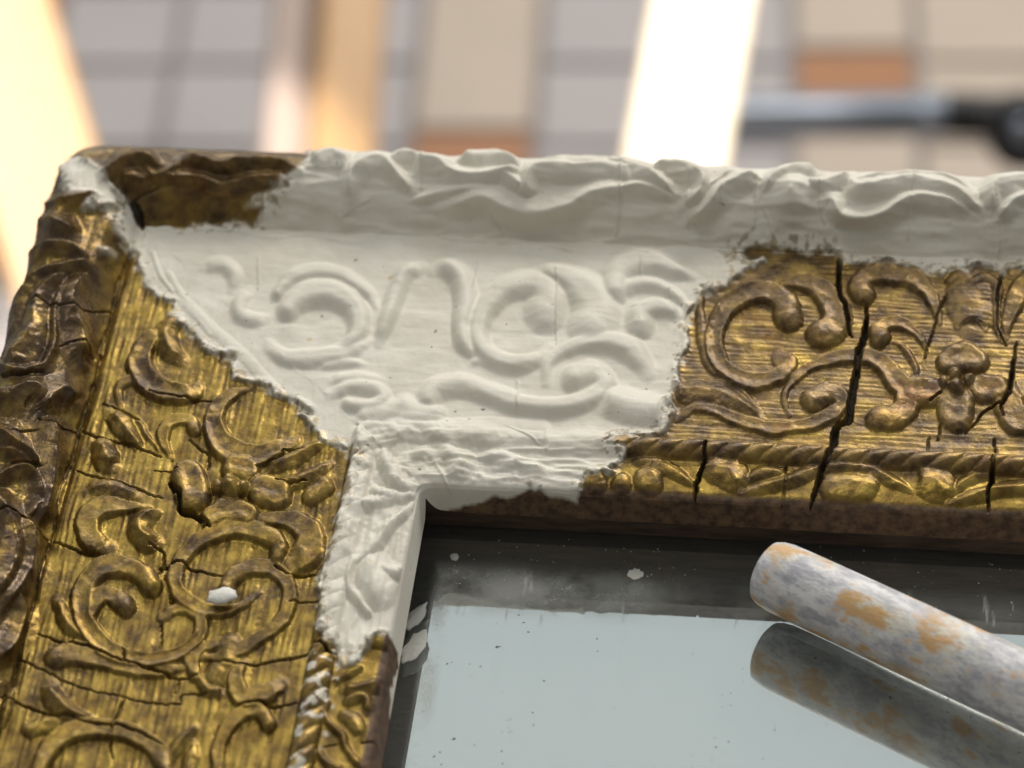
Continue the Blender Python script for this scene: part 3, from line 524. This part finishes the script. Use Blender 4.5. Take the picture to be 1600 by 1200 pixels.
# wooden body of the frame behind the relief
def wood_mat(name, a, b, scale, stretch, rough=0.6):
    m = NT(name); n = m.noise(scale, 4, 0.6, stretch); m.p(Base_Color=m.mix(m.ss(n, 0.3, 0.7), a, b), Roughness=rough); m.bump(n, 0.3, 0.001); return m.m
MAT_BODY = wood_mat('dark_rabbet_wood', (0.045, 0.028, 0.018), (0.12, 0.075, 0.045), 120, (1, 6, 6))
def boxm(x0, x1, y0, y1, z0, z1):
    v = [(x, y, z) for z in (z0, z1) for y in (y0, y1) for x in (x0, x1)]
    return [tuple(c*MM for c in p) for p in v], [(0,2,3,1), (4,5,7,6), (0,1,5,4), (1,3,7,5), (3,2,6,7), (2,0,4,6)]
for b_ in ((-20.4, X1-0.2, -61.5, 20.4, 8.4, 19.0), (-20.4, 61.5, Y0+0.2, -61.55, 8.4, 19.0), (-20.4, X1-0.2, -49, 20.4, 0.2, 8.3), (-20.4, 49, Y0+0.2, -49.05, 0.2, 8.3)):
    v, f = boxm(*b_); mesh_obj('rail_body', v, f, MAT_BODY, frame, False)
for b_ in ((61.6, X1-0.2, -65.9, -61.6, 17.3, 19.6), (61.6, 65.9, Y0+0.2, -65.95, 17.3, 19.6)):
    v, f = boxm(*b_); mesh_obj('sight_edge_underside', v, f, MAT_BODY, frame, False)
# ------------------------------------------------------------------ mirror
ZG, ZS = -16.0, -19.0          # top of the glass, silvering
mirror = empty('mirror', (0.06, -0.06, -0.018)); tag(mirror, 'old dusty mirror glass set behind the frame edge', 'mirror')
def local(verts, o): return [tuple(Vector(p) - o.location) for p in verts]
gm = NT('dusty_glass')
gm.p(Base_Color=(0.975, 0.995, 0.99), Roughness=0.0, IOR=1.5, Transmission_Weight=1.0)
df = gm.t.nodes.new('ShaderNodeBsdfDiffuse'); df.inputs[0].default_value = (0.62, 0.62, 0.58, 1)
mx = gm.t.nodes.new('ShaderNodeMixShader')
geo = gm.t.nodes.new('ShaderNodeNewGeometry'); sepn = gm.t.nodes.new('ShaderNodeSeparateXYZ'); gm.t.links.new(geo.outputs['Normal'], sepn.inputs[0])
sepp = gm.t.nodes.new('ShaderNodeSeparateXYZ'); gm.t.links.new(geo.outputs['Position'], sepp.inputs[0])
ex = gm.math('SUBTRACT', sepp.outputs[0], 0.0667); ey = gm.math('SUBTRACT', -0.0667, sepp.outputs[1])
ed = gm.math('MINIMUM', gm.math('MULTIPLY', ex, 2.6), ey)
nA = gm.noise(60, 5, 0.62); nB = gm.noise(420, 4, 0.7); nC = gm.noise(900, 2, 0.5)
edge = gm.math('MULTIPLY', gm.math('SUBTRACT', 1.0, gm.ss(ed, 0.010, 0.016)), gm.ss(ed, 0.002, 0.009))
cor = gm.math('SUBTRACT', 1.0, gm.ss(gm.math('MAXIMUM', ex, ey), 0.02, 0.055))
dust = gm.math('ADD', 0.085, gm.math('MULTIPLY', gm.math('MULTIPLY', edge, gm.ss(nA, 0.38, 0.66)), gm.math('ADD', 0.16, gm.math('MULTIPLY', cor, 0.38))))
dust = gm.math('ADD', dust, gm.math('MULTIPLY', gm.math('MULTIPLY', edge, gm.ss(nB, 0.58, 0.74)), gm.math('ADD', 0.05, gm.math('MULTIPLY', cor, 0.35))))
nS = gm.noise(330, 3, 0.6, (1, 0.16, 1), (0, 0, 0.9)); band = gm.math('SUBTRACT', 1.0, gm.ss(ey, 0.013, 0.017))
dust = gm.math('ADD', dust, gm.math('MULTIPLY', gm.math('MULTIPLY', gm.ss(nS, 0.60, 0.72), gm.ss(nA, 0.42, 0.6)), gm.math('MULTIPLY', gm.ss(ey, 0.003, 0.008), gm.math('ADD', 0.02, gm.math('MULTIPLY', band, 0.75)))))
dust = gm.math('ADD', dust, gm.math('MULTIPLY', gm.ss(nC, 0.72, 0.80), 0.2))
dust = gm.math('MULTIPLY', dust, gm.ss(sepn.outputs[2], 0.5, 0.9), True)
gm.t.links.new(dust, mx.inputs[0]); gm.t.links.new(gm.b.outputs[0], mx.inputs[1]); gm.t.links.new(df.outputs[0], mx.inputs[2]); gm.t.links.new(mx.outputs[0], gm.out.inputs[0])
v, f = boxm(50, X1, Y0, -50, ZS+0.01, ZG); mesh_obj('glass', local(v, mirror), f, gm.m, mirror, False)
sm = NT('silvering'); sn = sm.noise(220, 4, 0.6); spk = sm.noise(650, 1, 0.5)
sm.p(Base_Color=sm.mix(sm.ss(spk, 0.765, 0.79), (0.95, 0.965, 0.96), (0.10, 0.10, 0.09)), Metallic=1.0, Roughness=sm.lerp(sm.ss(sn, 0.5, 0.8), 0.03, 0.07))
v, f = boxm(50, X1, Y0, -50, ZS-1.2, ZS); mesh_obj('silvering', local(v, mirror), f, sm.m, mirror, False)
v, f = boxm(50, X1, Y0, -50, ZS-4.6, ZS-1.3); mesh_obj('backing_board', local(v, mirror), f, MAT_BODY, mirror, False)

# ------------------------------------------------------------------ paint-worn handle lying on the mirror
RAD = 6.6
LIFT = 3.0; hA = on_plane(1190, 889, ZG+RAD+LIFT); hB = on_plane(1610, 1084, ZG+RAD+LIFT)
hax = (hB-hA); hax[2] = 0.0; hax /= np.linalg.norm(hax); hside = np.array([-hax[1], hax[0], 0]); hup = np.array([0, 0, 1.0])
hm = NT('worn_painted_wood')
a1 = hm.noise(125, 4, 0.55, (0.75, 1, 1)); a2 = hm.noise(380, 6, 0.7, (0.45, 1, 1)); a3 = hm.noise(120, 4, 0.65, (0.7, 1, 1)); a4 = hm.noise(1300, 3, 0.6, (0.5, 1, 1))
ochre = hm.mix(hm.ss(a2, 0.35, 0.65), (0.56, 0.34, 0.11), (0.66, 0.40, 0.20))
paint = hm.mix(hm.ss(a2, 0.36, 0.62), (0.42, 0.41, 0.455), (0.80, 0.785, 0.79))
paint = hm.mix(hm.ss(a3, 0.5, 0.66), paint, (0.72, 0.68, 0.58))
paint = hm.mix(hm.math('MULTIPLY', hm.ss(a4, 0.55, 0.7), 0.5), paint, (0.28, 0.25, 0.28))
hc = hm.mix(hm.ss(hm.math('ADD', hm.math('MULTIPLY', a1, 0.6), hm.math('MULTIPLY', a2, 0.4)), 0.515, 0.60), paint, ochre)
hm.p(Base_Color=hc, Roughness=hm.lerp(a2, 0.35, 0.65)); hm.bump(hm.math('ADD', a2, hm.math('MULTIPLY', a4, 0.5)), 0.5, 0.0005)
prof_h = [(0, 0.0), (0.1, 3.0), (0.35, 4.6), (1.0, 5.7), (2.2, 6.2), (4, 6.5), (8, 6.58), (30, 6.6), (60, 6.65), (100, 6.7)]
vs, fs = [], []; NSEG = 48
for (t, r) in prof_h:
    for k in range(NSEG):
        a = 2*math.pi*k/NSEG; rr = max(r, 0.01)*(1+0.012*math.sin(2*a+t*0.05)); vs.append((t*MM, rr*math.cos(a)*MM, rr*math.sin(a)*MM))
for i in range(len(prof_h)-1):
    for k in range(NSEG): fs.append((i*NSEG+k, i*NSEG+(k+1) % NSEG, (i+1)*NSEG+(k+1) % NSEG, (i+1)*NSEG+k))
fs.append(tuple(range((len(prof_h)-1)*NSEG, len(prof_h)*NSEG)))
hl = mesh_obj('tool_handle', vs, fs, hm.m); hl.location = hA*MM; hl.rotation_euler = (0.9, 0, math.atan2(hax[1], hax[0]))
tag(hl, 'round wooden tool handle with worn white paint lying on the mirror', 'tool handle')

# ------------------------------------------------------------------ crumbs of filler
cm = NT('dry_filler'); cn = cm.noise(900, 3, 0.6); cm.p(Base_Color=cm.mix(cn, (0.66, 0.63, 0.55), (0.78, 0.77, 0.73)), Roughness=0.6); cm.bump(cn, 0.5, 0.0004)
def blob(name, c, a, b, h, ang, seed, parent=None, point=0.0):
    vs, fs = [], []; nu, nv = 18, 9; r0 = random.Random(seed); off = [r0.uniform(0.85, 1.15) for _ in range(nu)]
    ca, sa = math.cos(ang), math.sin(ang)
    for j in range(nv+1):
        th = math.pi*j/nv
        for i in range(nu):
            ph_ = 2*math.pi*i/nu; s = math.sin(th)*off[i]
            x = a*s*math.cos(ph_); y = b*s*math.sin(ph_)*(1-point*max(0, math.cos(ph_))); z = h*math.cos(th)
            vs.append(((ca*x-sa*y)*MM, (sa*x+ca*y)*MM, z*MM))
    for j in range(nv):
        for i in range(nu): fs.append((j*nu+i, (j+1)*nu+i, (j+1)*nu+(i+1) % nu, j*nu+(i+1) % nu))
    o = mesh_obj(name, vs, fs, cm.m, parent); o.location = Vector(c)*MM; return o
b = blob('filler_crumb', on_plane(347, 931, 2.2), 2.7, 1.9, 0.9, 0.25, 3); tag(b, 'oval white crumb of filler lying on a left rail scroll', 'filler crumb')
b = blob('filler_sliver', on_plane(652, 962, ZG+0.7), 3.6, 1.5, 0.6, 1.15, 5, None, 0.7); tag(b, 'pointed sliver of filler stuck to the mirror edge', 'filler crumb')
b = blob('filler_smear', on_plane(648, 1010, ZG+0.15), 4.6, 1.8, 0.25, 1.2, 9); tag(b, 'flat smear of filler on the glass beside the left rail', 'filler smear')
b = blob('filler_spatter', on_plane(710, 870, ZG+0.2), 0.8, 1.0, 0.3, 0.4, 12); tag(b, 'tiny white spatter on dark glass near the inner frame corner', 'filler crumb')
b = blob('filler_spot', on_plane(993, 897, ZG+0.1), 1.4, 1.4, 0.12, 0.4, 15); tag(b, 'round pale spot on the dark band of the glass', 'filler spot')
def specks(name, n, region, mat, rs, label, cat):
    vs, fs = [], []
    for _ in range(n):
        px, py = region(); c = on_plane(px, py, ZG+0.05); r = random.uniform(*rs); k0 = len(vs); m_ = 6; e = random.uniform(.5, 1); th = random.uniform(0, 3.1)
        for k in range(m_):
            a = 2*math.pi*k/m_; x = r*math.cos(a)*random.uniform(.7, 1.2); y = r*e*math.sin(a); vs.append(((c[0]+x*math.cos(th)-y*math.sin(th))*MM, (c[1]+x*math.sin(th)+y*math.cos(th))*MM, c[2]*MM))
        vs.append((c[0]*MM, c[1]*MM, (c[2]+r*0.5)*MM)); fs += [(k0+k, k0+(k+1) % m_, k0+m_) for k in range(m_)]
    return tag(mesh_obj(name, vs, fs, mat), label, cat, None, 'stuff')
def reg_dark():
    x = random.uniform(700, 1600); return x, 835 + (x-700)*0.03 + abs(random.gauss(0, 1))*45
def reg_pale(): return random.uniform(680, 1580), random.uniform(950, 1195)
specks('filler_specks', 80, reg_dark, cm.m, (0.06, 0.2), 'fine white filler specks scattered on the dark glass', 'specks')
dk = NT('fly_specks'); dk.p(Base_Color=(0.05, 0.045, 0.04), Roughness=0.7)
specks('dark_specks', 26, reg_pale, dk.m, (0.08, 0.25), 'small dark specks dotted over the pale mirror', 'specks')

# ------------------------------------------------------------------ room behind, out of focus
FZ = -750.0
gr = NT('grout'); gr.p(Base_Color=(0.215, 0.195, 0.19), Roughness=0.9)
v, f = boxm(-3000, 3000, -2500, 4000, FZ-20, FZ-3); fl = mesh_obj('floor', v, f, gr.m, None, False); tag(fl, 'tiled floor out of focus below', 'floor', None, 'structure')
def tile_mat(name, c):
    m = NT(name); n = m.noise(14, 3, 0.5); m.p(Base_Color=m.mix(n, tuple(q*0.9 for q in c), tuple(min(1, q*1.08) for q in c)), Roughness=0.45); return m.m
TM = {'beige': tile_mat('beige_tile', (0.40, 0.33, 0.27)), 'cool_lit': tile_mat('cool_lit_tile', (0.335, 0.305, 0.31)), 'orange': tile_mat('terracotta_tile', (0.30, 0.125, 0.045))}
TMESH = {}
def tile(x0, x1, y0, y1, kind):
    w, h = round(x1-x0-6, 1), round(y1-y0-6, 1)
    if (w, h, kind) not in TMESH:
        v, f = boxm(-w/2, w/2, -h/2, h/2, -3, 0); me = bpy.data.meshes.new('tile'); me.from_pydata(v, [], f); me.materials.append(TM[kind]); TMESH[(w, h, kind)] = me
    o = bpy.data.objects.new('tile', TMESH[(w, h, kind)]); COL.objects.link(o); o.parent = fl
    a = math.radians(3.6); cx, cy = (x0+x1)/2, (y0+y1)/2; ox, oy = 82, 942
    o.location = ((ox+(cx-ox)*math.cos(a)-(cy-oy)*math.sin(a))*MM, (oy+(cx-ox)*math.sin(a)+(cy-oy)*math.cos(a))*MM, FZ*MM); o.rotation_euler = (0, 0, a)
for k in range(-4, 4):
    xa = 82 + k*204.0 if k > -2 else 15 + k*204.0        # narrow column then wide column
    oy = 875 + {0: 0, -1: -65, -2: 92}.get(k, (k*50) % 200 - 67)
    for j in range(-5, 5):
        b0 = oy + j*201
        if b0 > 1500 or b0 < 350: continue
        tile(xa, xa+67, b0, b0+67, 'orange'); tile(xa, xa+67, b0+67, b0+201, 'beige')
    for j in range(-6, 9):
        b0 = 931 + j*67
        if k == -2: tile(xa+67, xa+136, b0, b0+67, 'cool_lit'); tile(xa+136, xa+271, b0, b0+67, 'cool_lit')
        else: tile(xa+67, xa+204, b0, b0+67, 'cool_lit' if k < 0 else 'beige')  # left columns greyer: bluish light there is put into the tile colour
def ray(px, py, dist):
    d = Rm @ np.array([(px-800)/FPX, (600-py)/FPX, -1.0]); d /= np.linalg.norm(d); return CAM + d*dist
def bar(name, p, q, w, d, mat, parent=None, bevel=2.5, twist=0.0):
    """a squared timber or metal bar from p to q with eased edges"""
    p, q = np.array(p), np.array(q); ax = q-p; L = np.linalg.norm(ax); ax /= L
    toc = CAM-(p+q)/2; n = toc - ax*np.dot(toc, ax); n /= np.linalg.norm(n); s = np.cross(ax, n)
    n, s = n*math.cos(twist)+s*math.sin(twist), -n*math.sin(twist)+s*math.cos(twist)
    ring = []
    for sx, sy in ((1, 1), (-1, 1), (-1, -1), (1, -1)):
        cx, cy = sx*(w/2-bevel), sy*(d/2-bevel)
        for k in range(4):
            a = math.atan2(sy, sx) - math.pi/4 + (math.pi/2)*k/3; ring.append((cx+bevel*math.cos(a), cy+bevel*math.sin(a)))
    vs = []; fs = []; M_ = len(ring)
    for c in (p, q):
        for (a, b_) in ring: vs.append(tuple((c + s*a + n*b_ - p)*MM))
    fs = [(k, (k+1) % M_, M_+(k+1) % M_, M_+k) for k in range(M_)] + [tuple(range(M_))[::-1], tuple(range(M_, 2*M_))]
    o = mesh_obj(name, vs, fs, mat, parent, False); o.location = Vector(p)*MM - (parent.location if parent else Vector((0, 0, 0))); return o
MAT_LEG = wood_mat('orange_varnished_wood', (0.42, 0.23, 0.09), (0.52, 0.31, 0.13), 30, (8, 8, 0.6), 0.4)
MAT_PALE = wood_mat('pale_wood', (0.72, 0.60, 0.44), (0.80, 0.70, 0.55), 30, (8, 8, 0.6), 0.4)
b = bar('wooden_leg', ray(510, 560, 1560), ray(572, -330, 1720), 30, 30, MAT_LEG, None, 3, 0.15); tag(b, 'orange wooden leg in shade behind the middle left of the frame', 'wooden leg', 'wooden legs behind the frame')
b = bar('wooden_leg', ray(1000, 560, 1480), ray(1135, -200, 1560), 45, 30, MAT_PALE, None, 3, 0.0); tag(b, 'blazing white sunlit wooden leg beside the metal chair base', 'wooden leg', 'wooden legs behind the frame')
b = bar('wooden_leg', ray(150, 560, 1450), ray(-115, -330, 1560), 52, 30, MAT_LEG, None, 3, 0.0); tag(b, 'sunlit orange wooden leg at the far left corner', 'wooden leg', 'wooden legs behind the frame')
MAT_PINK = wood_mat('pinkish_wood', (0.42, 0.33, 0.29), (0.48, 0.38, 0.34), 30, (8, 8, 0.6), 0.5)
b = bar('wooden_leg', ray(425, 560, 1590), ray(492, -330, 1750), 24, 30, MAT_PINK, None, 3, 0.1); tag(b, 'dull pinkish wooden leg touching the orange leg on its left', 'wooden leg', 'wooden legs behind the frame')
# chair base: metal arm, black end, caster
chrome = NT('brushed_metal'); chrome.p(Base_Color=(0.34, 0.38, 0.46), Metallic=0.9, Roughness=0.28)
blk = NT('black_plastic'); blk.p(Base_Color=(0.02, 0.02, 0.024), Roughness=0.35)
pA = ray(1090, 186, 1640); pB = ray(1478, 178, 1640); pC = ray(1660, 188, 1640)
cb = empty('chair_base', Vector(pC)*MM); tag(cb, 'metal arm of a chair base with black end and caster', 'chair base')
bar('metal_arm', pA, pB, 20, 20, chrome.m, cb, 6, 0.3); bar('black_end', pB, pC, 19, 20, blk.m, cb, 5, 0.3)
def wheel(name, c, r, w, mat, parent, axis):
    vs, fs = [], []; n = 28; axis = np.array(axis)/np.linalg.norm(axis); u = np.cross(axis, (0, 0, 1)); u /= np.linalg.norm(u); v_ = np.cross(axis, u)
    pr = [(-w/2, r*0.55), (-w/2, r*0.9), (-w/2+2, r), (w/2-2, r), (w/2, r*0.9), (w/2, r*0.55)]
    for (t, rr) in pr:
        for k in range(n): a = 2*math.pi*k/n; vs.append(tuple((np.array(c)+axis*t+(u*math.cos(a)+v_*math.sin(a))*rr)*MM - np.array(parent.location)))
    for i in range(len(pr)-1):
        for k in range(n): fs.append((i*n+k, i*n+(k+1) % n, (i+1)*n+(k+1) % n, (i+1)*n+k))
    fs += [tuple(range(n))[::-1], tuple(range((len(pr)-1)*n, len(pr)*n))]
    return mesh_obj(name, vs, fs, mat, parent)
wheel('caster_wheel', ray(1597, 204, 1625), 18, 16, blk.m, cb, (0.2, -1, 0.5)); wheel('hub', ray(1596, 203, 1615), 6, 10, chrome.m, cb, (0.2, -1, 0.5))
wheel('bolt', ray(1447, 184, 1618), 4.5, 6, chrome.m, cb, (0.1, -1, 0.8))
# sunlight that falls through the window on the legs behind, plus added floor fill
spot('sun_patch_right', (0.35, 0.35, 1.3), tuple(ray(1070, 120, 1520)*MM), 260, 6.5, 0.25, 0.01, (1.0, 0.93, 0.82))
spot('sun_patch_left', (-0.55, 0.2, 1.3), tuple(ray(30, 190, 1500)*MM), 300, 8, 0.25, 0.01, (1.0, 0.93, 0.82))
area('floor_fill_lamp', (0.55, 1.5, 0.9), (0.3, 1.0, -0.75), 0.8, 0.6, 25, (1.0, 0.93, 0.84))  # added fill lamp that brightens and warms the floor
